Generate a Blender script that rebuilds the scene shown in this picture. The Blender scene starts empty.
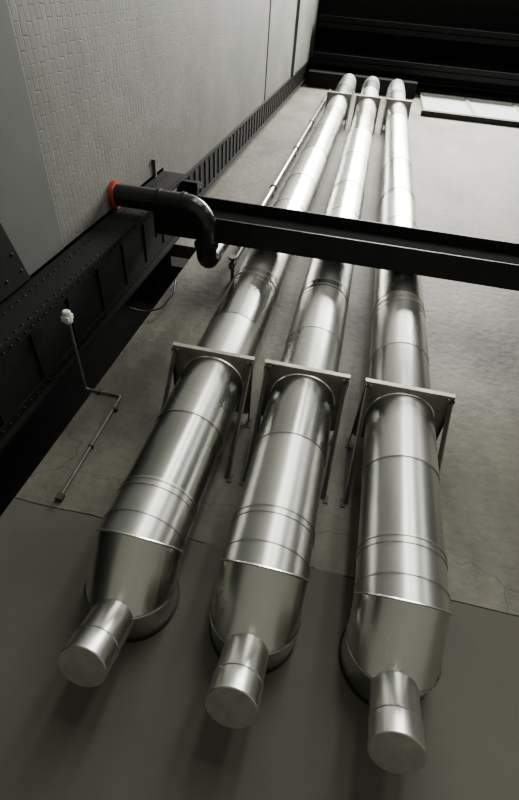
import bpy, bmesh, math, random
from mathutils import Vector, Matrix
random.seed(4)
ZO=1.6
scene=bpy.context.scene
X=Vector((1,0,0))

# ---------------- materials ----------------
def newmat(name):
    m=bpy.data.materials.new(name); m.use_nodes=True
    nt=m.node_tree; b=nt.nodes['Principled BSDF']
    return m,nt,b
def N(nt,t,**kw):
    n=nt.nodes.new(t)
    for k,v in kw.items(): setattr(n,k,v)
    return n
def noise_mat(name,c1,c2,scale=3,rough=.85,bump=.15,vscale=(1,1,1),metallic=0,fine=40,lo=.3,hi=.7,rvar=0,bdist=.02):
    m,nt,b=newmat(name); L=nt.links.new
    tc=N(nt,'ShaderNodeTexCoord'); mp=N(nt,'ShaderNodeMapping'); mp.inputs['Scale'].default_value=vscale
    L(tc.outputs['Object'],mp.inputs['Vector'])
    n1=N(nt,'ShaderNodeTexNoise'); n1.inputs['Scale'].default_value=scale; n1.inputs['Detail'].default_value=8; n1.inputs['Roughness'].default_value=.6
    L(mp.outputs[0],n1.inputs['Vector'])
    r=N(nt,'ShaderNodeValToRGB'); r.color_ramp.elements[0].position=lo; r.color_ramp.elements[1].position=hi
    r.color_ramp.elements[0].color=(*c1,1); r.color_ramp.elements[1].color=(*c2,1)
    L(n1.outputs['Fac'],r.inputs['Fac']); L(r.outputs['Color'],b.inputs['Base Color'])
    b.inputs['Metallic'].default_value=metallic; b.inputs['Roughness'].default_value=rough
    n2=N(nt,'ShaderNodeTexNoise'); n2.inputs['Scale'].default_value=fine; n2.inputs['Detail'].default_value=2 if metallic==1 else 5
    L(mp.outputs[0],n2.inputs['Vector'])
    if bump:
        bp=N(nt,'ShaderNodeBump'); bp.inputs['Strength'].default_value=bump; bp.inputs['Distance'].default_value=bdist
        L(n2.outputs['Fac'],bp.inputs['Height']); L(bp.outputs['Normal'],b.inputs['Normal'])
    if rvar:
        mr=N(nt,'ShaderNodeMapRange'); mr.inputs['To Min'].default_value=rough-rvar; mr.inputs['To Max'].default_value=rough+rvar
        mr.inputs['From Min'].default_value=.3; mr.inputs['From Max'].default_value=.7
        L(n1.outputs['Fac'],mr.inputs['Value']); L(mr.outputs[0],b.inputs['Roughness'])
    return m
metals=[noise_mat('galvanised_a',(.60,.61,.575),(.69,.70,.66),1.2,.28,.25,(1,1,.3),1,2.6,rvar=.03),
        noise_mat('galvanised_b',(.53,.54,.51),(.62,.63,.59),1.4,.25,.25,(1,1,.3),1,2.6,rvar=.03),
        noise_mat('galvanised_c',(.66,.67,.63),(.75,.76,.715),1.1,.31,.25,(1,1,.3),1,2.6,rvar=.03)]
cap_m=noise_mat('scuffed_cap_metal',(.46,.465,.43),(.60,.605,.56),9,.40,.03,metallic=1)
seam_m=noise_mat('seam_band_metal',(.44,.445,.41),(.62,.625,.58),8,.30,.0,metallic=1)
gal_dull=noise_mat('dull_bracket_steel',(.22,.22,.19),(.36,.36,.32),6,.5,.05,metallic=.8)
dark_steel=noise_mat('tarnished_steel',(.04,.04,.035),(.07,.07,.06),6,.6,.05,metallic=.3)
def dull(m,s): m.node_tree.nodes['Principled BSDF'].inputs['Specular IOR Level'].default_value=s; return m
black_steel=dull(noise_mat('black_painted_steel',(.004,.004,.004),(.009,.009,.008),3,.5,.05),.35)
black_col=dull(noise_mat('black_column_paint',(.002,.002,.002),(.005,.005,.005),3,.6,.08),.22)
black_matte=dull(noise_mat('matte_black',(.003,.003,.003),(.006,.006,.006),2,.9,.05),.15)  # near-black matte for ceiling, girders, recess and the wall joint line
black_plastic=noise_mat('black_pipe_coating',(.008,.009,.009),(.018,.018,.018),3,.25,.02)
red_m=noise_mat('red_flange_paint',(.30,.03,.015),(.42,.06,.03),6,.6,.02)
white_m=noise_mat('white_plastic',(.7,.7,.66),(.8,.8,.75),6,.4,.0)
grey_pipe=noise_mat('grey_conduit_steel',(.10,.10,.09),(.18,.18,.16),6,.5,.0,metallic=.4)
concrete_low=noise_mat('lower_render_plaster',(.086,.084,.067),(.118,.115,.093),.8,.8,.06,(1,1,1),lo=.25,hi=.75)
plaster=noise_mat('smooth_plaster',(.068,.075,.068),(.092,.099,.09),1.0,.8,.06)
floor_m=noise_mat('floor_concrete',(.10,.10,.085),(.15,.15,.13),1.5,.7,.05)
panel_m=noise_mat('frosted_panel',(.66,.70,.67),(.76,.79,.76),2,.35,.0)
frame_m=noise_mat('pale_frame_paint',(.40,.40,.36),(.5,.5,.45),4,.5,.0)

def concrete_mat():
    m,nt,b=newmat('stained_concrete'); L=nt.links.new
    tc=N(nt,'ShaderNodeTexCoord')
    n1=N(nt,'ShaderNodeTexNoise'); n1.inputs['Scale'].default_value=.7; n1.inputs['Detail'].default_value=12; n1.inputs['Roughness'].default_value=.66
    mp=N(nt,'ShaderNodeMapping'); mp.inputs['Scale'].default_value=(1,1,.5); L(tc.outputs['Object'],mp.inputs[0]); L(mp.outputs[0],n1.inputs['Vector'])
    r=N(nt,'ShaderNodeValToRGB'); e=r.color_ramp.elements
    e[0].position=.34; e[0].color=(.078,.075,.058,1); e[1].position=.68; e[1].color=(.235,.228,.182,1)
    L(n1.outputs['Fac'],r.inputs['Fac'])
    sp=N(nt,'ShaderNodeSeparateXYZ'); cb=N(nt,'ShaderNodeCombineXYZ'); L(tc.outputs['Object'],sp.inputs[0]); L(sp.outputs['X'],cb.inputs['X']); L(sp.outputs['Z'],cb.inputs['Y'])
    br=N(nt,'ShaderNodeTexBrick'); br.inputs['Scale'].default_value=1
    br.inputs['Brick Width'].default_value=.46; br.inputs['Row Height'].default_value=.16; br.inputs['Mortar Size'].default_value=.008; br.inputs['Mortar Smooth'].default_value=.6
    br.inputs['Color1'].default_value=(1,1,1,1); br.inputs['Color2'].default_value=(.93,.93,.93,1); br.inputs['Mortar'].default_value=(.74,.74,.74,1)
    L(cb.outputs[0],br.inputs['Vector'])
    mx=N(nt,'ShaderNodeMixRGB',blend_type='MULTIPLY'); mx.inputs['Fac'].default_value=.5
    L(r.outputs['Color'],mx.inputs['Color1']); L(br.outputs['Color'],mx.inputs['Color2'])
    # hairline cracks
    nd=N(nt,'ShaderNodeTexNoise'); nd.inputs['Scale'].default_value=2.5; nd.inputs['Detail'].default_value=6; L(tc.outputs['Object'],nd.inputs['Vector'])
    va=N(nt,'ShaderNodeMixRGB',blend_type='ADD'); va.inputs['Fac'].default_value=.5; L(tc.outputs['Object'],va.inputs['Color1']); L(nd.outputs['Color'],va.inputs['Color2'])
    vo=N(nt,'ShaderNodeTexVoronoi',feature='DISTANCE_TO_EDGE'); vo.inputs['Scale'].default_value=.35; L(va.outputs[0],vo.inputs['Vector'])
    mr=N(nt,'ShaderNodeMapRange'); mr.inputs['From Max'].default_value=.005; mr.inputs['To Min'].default_value=.6; L(vo.outputs['Distance'],mr.inputs['Value'])
    m2=N(nt,'ShaderNodeMixRGB',blend_type='MULTIPLY'); m2.inputs['Fac'].default_value=1; L(mx.outputs[0],m2.inputs['Color1']); L(mr.outputs[0],m2.inputs['Color2'])
    L(m2.outputs[0],b.inputs['Base Color'])
    b.inputs['Roughness'].default_value=.65
    n2=N(nt,'ShaderNodeTexNoise'); n2.inputs['Scale'].default_value=7; n2.inputs['Detail'].default_value=9; L(tc.outputs['Object'],n2.inputs['Vector'])
    bp=N(nt,'ShaderNodeBump'); bp.inputs['Strength'].default_value=.5; bp.inputs['Distance'].default_value=.03
    L(n2.outputs['Fac'],bp.inputs['Height']); L(bp.outputs[0],b.inputs['Normal'])
    return m
concrete=concrete_mat()
def brick_mat():
    m,nt,b=newmat('whitewashed_brick'); L=nt.links.new
    tc=N(nt,'ShaderNodeTexCoord'); sp=N(nt,'ShaderNodeSeparateXYZ'); cb=N(nt,'ShaderNodeCombineXYZ')
    L(tc.outputs['Object'],sp.inputs[0])
    nd=N(nt,'ShaderNodeTexNoise'); nd.inputs['Scale'].default_value=4; nd.inputs['Detail'].default_value=4; L(tc.outputs['Object'],nd.inputs['Vector'])
    ms=N(nt,'ShaderNodeMath',operation='MULTIPLY_ADD'); ms.inputs[1].default_value=.06; L(nd.outputs['Fac'],ms.inputs[0]); L(sp.outputs['Z'],ms.inputs[2])
    my=N(nt,'ShaderNodeMath',operation='MULTIPLY_ADD'); my.inputs[1].default_value=.09; L(nd.outputs['Fac'],my.inputs[0]); L(sp.outputs['Y'],my.inputs[2])
    L(my.outputs[0],cb.inputs['X']); L(ms.outputs[0],cb.inputs['Y'])
    br=N(nt,'ShaderNodeTexBrick'); br.inputs['Scale'].default_value=1
    br.inputs['Brick Width'].default_value=.26; br.inputs['Row Height'].default_value=.11; br.inputs['Mortar Size'].default_value=.011; br.inputs['Mortar Smooth'].default_value=.9
    br.inputs['Color1'].default_value=(.135,.138,.12,1); br.inputs['Color2'].default_value=(.112,.115,.10,1); br.inputs['Mortar'].default_value=(.072,.074,.064,1)
    L(cb.outputs[0],br.inputs['Vector'])
    nw=N(nt,'ShaderNodeTexNoise'); nw.inputs['Scale'].default_value=2.2; nw.inputs['Detail'].default_value=9; nw.inputs['Roughness'].default_value=.7; L(tc.outputs['Object'],nw.inputs['Vector'])
    rw=N(nt,'ShaderNodeMapRange'); rw.inputs['From Min'].default_value=.45; rw.inputs['From Max'].default_value=.66; L(nw.outputs['Fac'],rw.inputs['Value'])
    mw=N(nt,'ShaderNodeMixRGB'); L(rw.outputs[0],mw.inputs['Fac']); L(br.outputs['Color'],mw.inputs['Color1']); mw.inputs['Color2'].default_value=(.135,.138,.12,1)
    n1=N(nt,'ShaderNodeTexNoise'); n1.inputs['Scale'].default_value=.6; n1.inputs['Detail'].default_value=9; L(tc.outputs['Object'],n1.inputs['Vector'])
    r=N(nt,'ShaderNodeValToRGB'); r.color_ramp.elements[0].position=.32; r.color_ramp.elements[0].color=(.6,.6,.58,1); r.color_ramp.elements[1].position=.65; r.color_ramp.elements[1].color=(1,1,1,1)
    L(n1.outputs['Fac'],r.inputs['Fac'])
    mx=N(nt,'ShaderNodeMixRGB',blend_type='MULTIPLY'); mx.inputs['Fac'].default_value=1
    L(mw.outputs[0],mx.inputs['Color1']); L(r.outputs['Color'],mx.inputs['Color2']); L(mx.outputs[0],b.inputs['Base Color'])
    mh=N(nt,'ShaderNodeMath',operation='MULTIPLY_ADD'); mh.inputs[1].default_value=-.5; L(br.outputs['Fac'],mh.inputs[0]); L(nw.outputs['Fac'],mh.inputs[2])
    bp=N(nt,'ShaderNodeBump'); bp.inputs['Strength'].default_value=.4; bp.inputs['Distance'].default_value=.02
    L(mh.outputs[0],bp.inputs['Height']); L(bp.outputs[0],b.inputs['Normal']); b.inputs['Roughness'].default_value=.7
    return m
brick=brick_mat()

# ---------------- helpers ----------------
def finish(bm,name,mats,smooth=False,ang=30,parent=None,bevel=0):
    me=bpy.data.meshes.new(name)
    bmesh.ops.recalc_face_normals(bm,faces=bm.faces)
    bm.to_mesh(me); bm.free()
    for m in mats: me.materials.append(m)
    if smooth:
        for p in me.polygons: p.use_smooth=True
        me.set_sharp_from_angle(angle=math.radians(ang))
    o=bpy.data.objects.new(name,me); scene.collection.objects.link(o)
    if bevel:
        md=o.modifiers.new('bevel','BEVEL'); md.width=bevel; md.segments=2; md.limit_method='ANGLE'
    if parent: o.parent=parent
    return o
def empty(name):
    o=bpy.data.objects.new(name,None); scene.collection.objects.link(o); return o
def addbox(bm,a,b,mi=0):
    vs=[bm.verts.new((x,y,z)) for x in (a[0],b[0]) for y in (a[1],b[1]) for z in (a[2],b[2])]
    for f in ((0,1,3,2),(4,6,7,5),(0,4,5,1),(2,3,7,6),(0,2,6,4),(1,5,7,3)):
        fc=bm.faces.new([vs[i] for i in f]); fc.material_index=mi
def bar(bm,p,q,w,t,up=Vector((1,0,0)),mi=0):
    p=Vector(p);q=Vector(q); d=(q-p).normalized(); s=up.cross(d).normalized(); u=d.cross(s).normalized()
    vs=[]
    for c in (p,q):
        for a,b_ in ((-1,-1),(1,-1),(1,1),(-1,1)):
            vs.append(bm.verts.new(c+u*a*w/2+s*b_*t/2))
    for f in ((0,1,2,3),(7,6,5,4),(0,4,5,1),(1,5,6,2),(2,6,7,3),(3,7,4,0)):
        fc=bm.faces.new([vs[i] for i in f]); fc.material_index=mi
def box(name,a,b,mat,parent=None,bevel=0):
    bm=bmesh.new(); addbox(bm,a,b); return finish(bm,name,[mat],parent=parent,bevel=bevel)
def sweep(bm,pts,r,n=64,mi=0,cap=(False,False),ref=None,radii=None,mis=None):
    """mitred tube through pts"""
    pts=[Vector(p) for p in pts]; rings=[]
    e=None
    for i,p in enumerate(pts):
        d1=(p-pts[i-1]).normalized() if i>0 else (pts[1]-p).normalized()
        d2=(pts[i+1]-p).normalized() if i<len(pts)-1 else d1
        if e is None:
            e=ref.copy() if ref else (X if abs(d1.x)<.9 else Vector((0,1,0)))
        e=(e-d1*e.dot(d1)).normalized(); w=e.cross(d1).normalized()
        b=(d1+d2).normalized(); ring=[]
        rr=radii[i] if radii else r
        for k in range(n):
            a=2*math.pi*k/n
            o=e*math.cos(a)*rr+w*math.sin(a)*rr
            o=o-d1*(o.dot(b)/d1.dot(b))
            ring.append(bm.verts.new(p+o))
        rings.append(ring)
        if i<len(pts)-1: e=(e-d2*e.dot(d2)).normalized()
    for i in range(len(rings)-1):
        for k in range(n):
            f=bm.faces.new((rings[i][k],rings[i][(k+1)%n],rings[i+1][(k+1)%n],rings[i+1][k]))
            f.material_index=mis[i] if mis else mi
    if cap[0]: bm.faces.new(rings[0]).material_index=mi
    if cap[1]: bm.faces.new(rings[-1][::-1]).material_index=mi
    return rings

# ---------------- ducts ----------------
WY=4.6; DY=4.0; R=.405
XS=(-1.315,-.13,1.105); DXS=(0,-.015,-.05)
def make_duct(x,k):
    par=empty('ventilation_duct')
    bm=bmesh.new()
    zs=[2.03,2.12,2.48,3.42,4.4,5.5,6.7,6.95,8.6,10.2,11.8,14.6,17.5,20.5,23.2,25.6,27.6]
    pts=[Vector((x,WY-.005,1.764)),Vector((x,4.266,1.764)),Vector((x,DY,2.03)),Vector((x,DY,2.5))]
    sweep(bm,pts,R,mis=[1,0,2])
    for i in range(2,len(zs)-1):
        r_=R+ (0.004 if i%2 else -.002)
        sweep(bm,[(x,DY,zs[i]),(x,DY,zs[i+1])],r_,mi=(i*2+k)%3,cap=(True,True))
    sweep(bm,[(x,DY,27.6),(x,DY,28.6),(x,DY+.18,29.1),(x,WY-.01,29.35)],R*.98,mi=2)
    finish(bm,'duct_casing',metals,True,25,par)
    bm=bmesh.new()
    for z in (2.10,2.40,2.47,3.42,6.62,6.78,8.6,11.8,12.0,14.6,17.5,20.5,23.2,25.6):
        h=.009
        sweep(bm,[(x,DY,z-h),(x,DY,z-h*.5),(x,DY,z+h*.5),(x,DY,z+h)],R,radii=[R,R+.008,R+.008,R])
    for P0,d1,d2 in ((Vector((x,DY,2.03)),Vector((0,0,-1)),Vector((0,1,-1)).normalized()),(Vector((x,4.266,1.764)),Vector((0,1,-1)).normalized(),Vector((0,1,0)))):
        b=(d1+d2).normalized(); w=X.cross(d1)
        loop=[]
        for q in range(65):
            a=2*math.pi*q/64; o=X*math.cos(a)*(R+.001)+w*math.sin(a)*(R+.001); o-=d1*(o.dot(b)/d1.dot(b)); loop.append(P0+o)
        for q in range(64):
            c=(loop[q]-P0).normalized()
            v=[bm.verts.new(loop[q]+b*.010),bm.verts.new(loop[q]+c*.010),bm.verts.new(loop[q]-b*.010)]
            c2=(loop[q+1]-P0).normalized()
            v2=[bm.verts.new(loop[q+1]+b*.010),bm.verts.new(loop[q+1]+c2*.010),bm.verts.new(loop[q+1]-b*.010)]
            bm.faces.new((v[0],v[1],v2[1],v2[0])); bm.faces.new((v[1],v[2],v2[2],v2[1]))
    finish(bm,'seam_bands',[seam_m],True,40,par)
    bm=bmesh.new()
    sweep(bm,[(x,WY-.02,1.764),(x,WY-.002,1.764)],R+.015,cap=(True,True))
    finish(bm,'wall_flange',[black_steel],True,30,par)
    bm=bmesh.new()
    base=Vector((x,4.26,1.60)); end=Vector((x+DXS[k],3.96,.925)); d=(end-base).normalized()
    def s(t): return base+d*t
    Lg=(end-base).length; r0=.192
    sweep(bm,[s(0),s(Lg*.70)],r0,n=48,mi=2)
    sweep(bm,[s(Lg*.70-.008),s(Lg*.70),s(Lg*.72),s(Lg*.72+.008)],r0,n=48,radii=[r0,r0+.010,r0+.010,r0+.004],mi=0)
    sweep(bm,[s(Lg*.72),s(Lg-.03),s(Lg-.026),s(Lg-.004),s(Lg)],r0,n=48,radii=[r0+.004,r0+.004,r0+.010,r0+.010,r0+.006],mi=2)
    finish(bm,'cleanout_stub',metals,True,30,par)
    bm=bmesh.new()
    sweep(bm,[s(Lg-.002),s(Lg+.004)],r0+.010,n=48,radii=[r0+.007,r0+.002],cap=(True,True))
    finish(bm,'cleanout_cap',[cap_m],True,30,par)
    return par
ducts=[make_duct(x,k) for k,x in enumerate(XS)]

# ---------------- brackets ----------------
def make_bracket(x,z,w=.515):
    bm=bmesh.new()
    y0,y1=DY-.47,WY-.003
    Rr=R+.008; t=.012
    n=64
    ci=[];co=[];ci2=[];co2=[]
    for k in range(n):
        a=2*math.pi*k/n+math.pi/4/16; c,s_=math.cos(a),math.sin(a)
        m=max(abs(c),abs(s_))
        ox=c/m*w; oy=s_/m*.47
        for lst,zz,px,py in ((ci,z,c*Rr,s_*Rr),(co,z,ox,oy),(ci2,z+t,c*Rr,s_*Rr),(co2,z+t,ox,oy)):
            lst.append(bm.verts.new((x+px,DY+py,zz)))
    for k in range(n):
        j=(k+1)%n
        for f in ((ci[k],ci[j],co[j],co[k]),(ci2[k],co2[k],co2[j],ci2[j]),(ci[k],ci2[k],ci2[j],ci[j]),(co[k],co[j],co2[j],co2[k])):
            bm.faces.new(f)
    addbox(bm,(x-w-.01,y0-.012,z-.0),(x+w+.01,y0+.0,z+.062))
    addbox(bm,(x-w-.01,y0,z-.008),(x+w+.01,y0+.06,z))
    for s_ in (-1,1):
        xa=x+s_*w
        addbox(bm,(xa-.006,y0,z-.06),(xa+.006,y1,z),1)
        bar(bm,(xa-s_*.01,y0+.05,z-.03),(xa-s_*.01,y1-.01,z-1.0),.012,.05,mi=0)
        bar(bm,(xa-s_*.035,y0+.06,z-.055),(xa-s_*.035,y1-.01,z-1.03),.05,.01,mi=1)
        addbox(bm,(xa-.03,y1-.012,z-1.08),(xa+.03,y1,z-.96),1)
        addbox(bm,(xa-.04,y1-.012,z-.12),(xa+.04,y1,z+.04),1)
        sweep(bm,[(x+s_*(w-.06),y0+.03,z-.03),(x+s_*(w-.06),y0+.03,z-.008)],.016,n=6,cap=(True,True))
    return finish(bm,'duct_support_bracket',[gal_dull,dark_steel])
for x in XS: make_bracket(x,4.42)
for x in XS: make_bracket(x,22.6,.50)

# ---------------- I beam ----------------
bm=bmesh.new()
xa,xb=-3.2,16
ya,yb=3.12,3.54; z0,z1=7.45,8.36
addbox(bm,(xa,ya,z0),(xb,yb,z0+.035)); addbox(bm,(xa,ya,z1-.035),(xb,yb,z1))
addbox(bm,(xa,(ya+yb)/2-.012,z0+.035),(xb,(ya+yb)/2+.012,z1-.035))
addbox(bm,(xa-.03,ya-.03,z0-.1),(xa,yb+.03,z1+.1))
finish(bm,'steel_i_beam',[black_steel],bevel=.006)

# ---------------- room shell ----------------
TOP=34
wl=-3.9
bm=bmesh.new()
addbox(bm,(-3.1,WY,2.5),(18,WY+.3,9.3)); addbox(bm,(wl-.3,WY,9.3),(18,WY+.3,TOP))
finish(bm,'wall_back',[concrete])
bm=bmesh.new(); addbox(bm,(-3.1,WY-.004,-ZO),(18,WY+.3,2.497)); finish(bm,'wall_back_render_panel',[concrete_low])
bm=bmesh.new()
px=-3.1; pz=2.5
while px<18:
    nx=px+random.uniform(.15,.5); nz=2.5+random.uniform(-.014,.014)
    if random.random()<.8: bar(bm,(px,WY-.004,pz),(nx,WY-.004,nz),.004,.008,up=Vector((0,1,0)))
    px,pz=nx,nz
finish(bm,'trim_1',[black_matte])
bm=bmesh.new()
addbox(bm,(wl-.3,-14,5.64),(wl,3.12,TOP),0); addbox(bm,(wl-.3,3.12,9.6),(wl,WY,TOP),0)
finish(bm,'wall_left',[brick])
box('wall_left_plaster',(wl-.3,-14,-ZO),(wl+.018,3.12,5.64),plaster,bevel=.01)
bm=bmesh.new(); addbox(bm,(wl,-14,19.9),(wl+.03,3.6,20.05)); addbox(bm,(wl,-14,26),(wl+.12,3.6,26.4)); finish(bm,'trim_2',[plaster])
bm=bmesh.new()
addbox(bm,(-4.9,5.3,-ZO),(-3.0,5.4,9.6)); addbox(bm,(-4.9,3.12,-ZO),(-4.8,5.3,9.6)); addbox(bm,(-4.9,3.12,9.6),(-3.91,5.4,9.7)) 
addbox(bm,(-3.1,4.9,-ZO),(-3.05,5.3,9.3)); addbox(bm,(-4.8,3.02,-ZO),(-4.2,3.12,9.6))
finish(bm,'wall_recess',[black_matte])
box('floor',(-5,-14,-ZO-.2),(18,5.4,-ZO),floor_m)
box('ceiling',(-5,-.5,TOP),(18,5.4,TOP+.2),black_matte)
bm=bmesh.new()
addbox(bm,(-5,-14,TOP),(18,-9,TOP+.2)); addbox(bm,(12,-9,TOP),(18,-.5,TOP+.2))
finish(bm,'ceiling_bay',[black_matte])

def rivet(bm,c,axis,r=.017):
    c=Vector(c); a=Vector(axis)
    sweep(bm,[c,c+a*.008,c+a*.014],r,n=8,radii=[r,r*.8,r*.35],cap=(False,True))
bm=bmesh.new()
cx0,cx1=-3.88,-3.42
addbox(bm,(cx0,3.16,-ZO),(cx1+.06,3.20,9.5))
addbox(bm,(cx1-.03,3.20,-ZO),(cx1,4.15,9.5))
addbox(bm,(cx0,4.15,-ZO),(cx1+.10,4.19,9.5))
addbox(bm,(cx1,3.20,-ZO),(cx1+.03,3.32,9.5)); addbox(bm,(cx1,4.03,-ZO),(cx1+.03,4.15,9.5))
z=-1.2
while z<9.1:
    addbox(bm,(cx1,3.32,z),(cx1+.02,4.03,z+.28)); z+=.85
z=-1.5
while z<9.4:
    rivet(bm,(cx1+.03,3.26,z),(1,0,0)); rivet(bm,(cx1+.03,4.09,z),(1,0,0))
    rivet(bm,(cx1+.02,3.16,z),(0,-1,0)); rivet(bm,(cx1-.30,3.16,z),(0,-1,0))
    z+=.14
finish(bm,'riveted_steel_column',[black_col])
bm=bmesh.new()
addbox(bm,(wl,3.64,9.3),(wl+.06,3.70,TOP)); addbox(bm,(wl,4.36,9.3),(wl+.12,4.41,TOP)); addbox(bm,(wl,3.70,9.3),(wl+.02,4.36,TOP))
z=9.4
while z<TOP-.3:
    addbox(bm,(wl+.02,3.70,z),(wl+.05,4.36,z+.12)); z+=.42
z=9.4
while z<TOP-.3:
    rivet(bm,(wl+.06,3.67,z),(1,0,0),.022); rivet(bm,(wl+.0,3.64,z),(0,-1,0),.03); z+=.2
finish(bm,'riveted_wall_channel',[black_col])
bm=bmesh.new()
addbox(bm,(-4.2,3.3,9.25),(-3.05,3.36,9.62)); addbox(bm,(-4.2,3.2,9.2),(-3.05,3.5,9.25))
finish(bm,'lintel_girder',[black_col])
bm=bmesh.new()
tri=[(2.3,4.5),(3.11,4.72),(3.11,4.08)]
a=[bm.verts.new((wl+.02,y,z)) for y,z in tri]; b=[bm.verts.new((wl+.06,y,z)) for y,z in tri]
bm.faces.new(a); bm.faces.new(b[::-1])
for i in range(3): bm.faces.new((a[i],a[(i+1)%3],b[(i+1)%3],b[i]))
for y,z in ((2.7,4.52),(2.95,4.6),(2.95,4.3)): rivet(bm,(wl+.06,y,z),(1,0,0),.025)
finish(bm,'gusset_plate',[black_col])
bm=bmesh.new(); addbox(bm,(wl,2.85,9.07),(wl+.05,3.40,9.12)); addbox(bm,(wl,2.83,9.03),(wl+.07,2.89,9.16))
finish(bm,'cable_clip_bar',[plaster])

# ---------------- black pipe ----------------
par=empty('black_drain_pipe')
py,pz,pr=2.93,7.36,.178
pxe=-2.30; pye=3.88
bm=bmesh.new()
rb=.34
arc=[(wl+.02,py,pz),(pxe-rb,py,pz)]
for i in range(1,11):
    a=math.pi/2*i/11; arc.append((pxe-rb+rb*math.sin(a),py+rb-rb*math.cos(a),pz))
arc+=[(pxe,py+rb,pz),(pxe,pye-.2,pz)]
for i in range(1,9):
    a=math.pi/2*i/9; arc.append((pxe,pye-.2+.2*math.sin(a),pz+.2-.2*math.cos(a)))
arc+=[(pxe,pye,pz+.2),(pxe,pye,8.75)]
sweep(bm,arc,pr,n=40,ref=Vector((0,0,1)),cap=(False,True))
finish(bm,'pipe_run',[black_plastic],True,40,par)
bm=bmesh.new()
for xx in (wl+.80,pxe-.38): sweep(bm,[(xx-.03,py,pz),(xx+.03,py,pz)],pr+.022,n=40,cap=(True,True))
sweep(bm,[(pxe,3.52,pz),(pxe,3.58,pz)],pr+.03,n=40,cap=(True,True))
sweep(bm,[(pxe,pye,8.70),(pxe,pye,8.78)],pr+.05,n=40,cap=(True,True))
finish(bm,'pipe_collars',[black_steel],True,40,par)
bm=bmesh.new(); sweep(bm,[(wl+.003,py,pz),(wl+.07,py,pz)],pr+.045,n=40,cap=(True,True))
finish(bm,'red_flange',[red_m],True,40,par)

# ---------------- conduit with sensor ----------------
par=empty('wall_conduit_sensor')
bm=bmesh.new()
def rounded(pts,rad=.06,n=5):
    pts=[Vector(p) for p in pts]; out=[pts[0]]
    for i in range(1,len(pts)-1):
        a=(pts[i-1]-pts[i]).normalized(); b=(pts[i+1]-pts[i]).normalized()
        p0=pts[i]+a*rad; p1=pts[i]+b*rad
        for k in range(n+1):
            t=k/n; out.append((1-t)**2*p0+2*t*(1-t)*pts[i]+t*t*p1)
    out.append(pts[-1]); return out
cy=WY-.03
sweep(bm,rounded([(-3.2,3.42,4.38),(-3.2,cy,4.38),(-2.66,cy,4.38),(-2.6,cy,2.62)]),.02,n=12,ref=Vector((0,0,1)),cap=(True,True))
finish(bm,'conduit',[grey_pipe],True,40,par)
bm=bmesh.new()
for z in (4.1,3.4): addbox(bm,(-2.66,cy-.025,z),(-2.59,WY,z+.02))
addbox(bm,(-2.64,cy-.03,2.58),(-2.56,WY,2.66)); addbox(bm,(-3.0,cy-.025,4.35),(-2.97,WY,4.41))
finish(bm,'conduit_clips',[dark_steel],parent=par)
bm=bmesh.new()
sweep(bm,[(-3.2,3.46,4.38),(-3.2,3.43,4.38),(-3.2,3.30,4.38),(-3.2,3.27,4.38)],.055,n=20,radii=[.03,.056,.056,.042],cap=(True,True))
addbox(bm,(-3.25,3.33,4.31),(-3.15,3.40,4.44))
finish(bm,'sensor_head',[white_m],True,40,par,bevel=.008)

# ---------------- thin riser pipe ----------------
par=empty('riser_pipe')
bm=bmesh.new(); rx,ry=-2.15,4.36
sweep(bm,rounded([(pxe,pye,8.78),(pxe,pye,8.95),(rx,ry,9.25),(rx,ry,28.3),(rx,WY-.01,28.3)],.10),.075,n=20)
finish(bm,'riser',[metals[0]],True,40,par)
bm=bmesh.new()
for z in (9.6,13,17,21,25): sweep(bm,[(rx,ry,z-.04),(rx,ry,z+.04)],.095,n=20,cap=(True,True)); addbox(bm,(rx-.02,ry+.05,z-.02),(rx+.02,WY,z+.02))
finish(bm,'riser_fittings',[dark_steel],True,40,par)
par=empty('pipe_valve')
bm=bmesh.new()
vx=-2.02
sweep(bm,[(vx,WY-.01,8.15),(vx,4.1,8.15)],.035,n=14,cap=(True,True)); sweep(bm,[(vx,4.25,8.0),(vx,4.25,8.9)],.04,n=14,cap=(True,True))
sweep(bm,[(vx,4.25,8.08),(vx,4.25,8.22)],.07,n=6,cap=(True,True)); sweep(bm,[(vx,4.12,8.15),(vx,4.09,8.15)],.09,n=20,cap=(True,True))
finish(bm,'valve_body',[grey_pipe],True,40,par)
bm=bmesh.new()
sweep(bm,rounded([(-3.0,WY-.02,7.6),(-3.0,4.45,7.6),(-2.85,4.45,7.1),(-2.9,4.5,6.6),(-3.15,4.5,6.4),(-3.35,4.4,6.3)],.10),.016,n=10,ref=Vector((0,0,1)))
finish(bm,'loose_cable',[black_steel],True,40)

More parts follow.
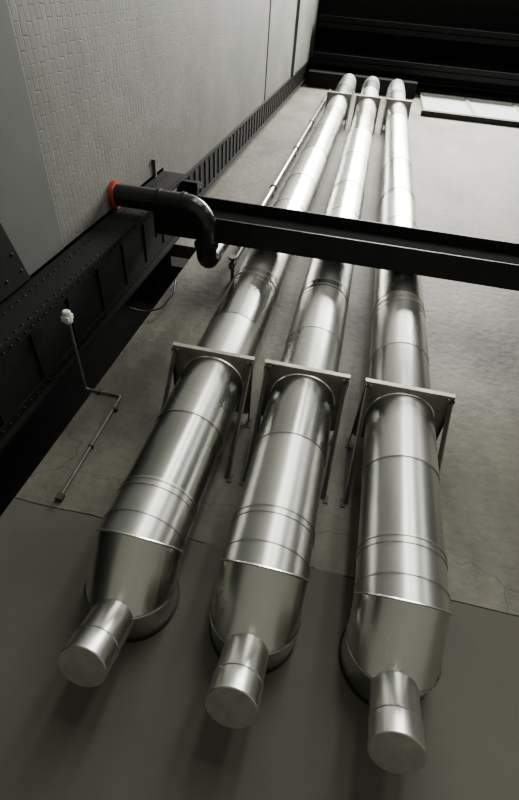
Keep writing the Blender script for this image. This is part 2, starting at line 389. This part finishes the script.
# ---------------- top panels ----------------
for i,(a,b) in enumerate(((2.6,4.9),(5.05,7.4),(7.55,9.9))):
    p=empty('window_%d'%(i+1))
    box('pane',(a,WY-.10,26.8),(b,WY-.06,31.4),panel_m,p)
    bm=bmesh.new()
    addbox(bm,(a-.06,WY-.16,26.6),(b+.06,WY,26.8)); addbox(bm,(a-.06,WY-.16,31.4),(b+.06,WY,31.6))
    addbox(bm,(a-.06,WY-.16,26.8),(a,WY,31.4)); addbox(bm,(b,WY-.16,26.8),(b+.06,WY,31.4))
    finish(bm,'frame',[frame_m],parent=p)
bm=bmesh.new(); addbox(bm,(2.4,WY-.22,26.2),(17,WY,26.55)); finish(bm,'window_sill_rail',[black_steel])
bm=bmesh.new(); addbox(bm,(2.4,WY-.3,31.7),(17,WY-.01,33.99)); finish(bm,'upper_fascia',[black_matte])
for y,z in ((3.4,31.2),(1.9,32.4)):
    bm=bmesh.new()
    addbox(bm,(-3.6,y-.25,z),(17,y+.25,z+.08)); addbox(bm,(-3.6,y-.25,z+1.2),(17,y+.25,z+1.28)); addbox(bm,(-3.6,y-.02,z),(17,y+.02,z+1.2))
    xx=-3
    while xx<16: addbox(bm,(xx,y-.2,z+.05),(xx+.05,y+.2,z+1.2)); xx+=1.5
    finish(bm,'roof_girder',[black_matte])
bm=bmesh.new()
addbox(bm,(-3.6,3.9,30.2),(2.2,WY-.01,33.99)); finish(bm,'plant_soffit',[black_matte])

# ---------------- lights ----------------
def area(name,loc,rot,sx,sy,e,col):
    l=bpy.data.lights.new(name,'AREA'); l.shape='RECTANGLE'; l.size=sx; l.size_y=sy; l.energy=e; l.color=col
    o=bpy.data.objects.new(name,l); scene.collection.objects.link(o); o.location=loc; o.rotation_euler=rot; return o
area('skylight',(4.8,-4.6,TOP-.1),(0,0,0),14,8,17500,(1,.985,.92))
area('added_strip_light_a',(1.2,-13,14),(math.radians(84),0,0),1.7,15,1100,(1,.985,.92))  # added unseen strip behind the camera, puts bright streaks on the ducts
area('added_strip_light_b',(6.0,-13,14),(math.radians(84),0,0),1.9,15,900,(1,.985,.92))  # second added strip, another streak for the duct metal to reflect
area('added_strip_light_c',(14,-9,14),(math.radians(84),0,math.radians(40)),2.2,15,330,(1,.985,.92))  # added unseen strip, extra light from the right
w=bpy.data.worlds.new('hall_ambient'); scene.world=w; w.use_nodes=True
w.node_tree.nodes['Background'].inputs[0].default_value=(1,1,.92,1); w.node_tree.nodes['Background'].inputs[1].default_value=.06

for o in list(scene.objects):
    if o.parent is None: o.location.z+=ZO

# ---------------- camera ----------------
cam=bpy.data.cameras.new('camera'); co=bpy.data.objects.new('camera',cam); scene.collection.objects.link(co)
r=Vector((.975,.192,-.111)); n=Vector((-.066,.7287,.6816)); u=Vector((.2119,-.6567,.7239))
cx=Vector((r.x,n.x,u.x)).normalized(); cd=Vector((r.y,n.y,u.y))
cyv=(-cd).normalized(); cyv=(cyv-cx*cyv.dot(cx)).normalized(); cz=cx.cross(cyv)
M=Matrix((cx,cyv,cz)).transposed().to_4x4(); M.translation=Vector((0,0,ZO)); co.matrix_world=M
cam.sensor_fit='VERTICAL'; cam.sensor_height=36; cam.sensor_width=24; cam.lens=463/800*36; cam.clip_start=.05; cam.clip_end=300
scene.camera=co
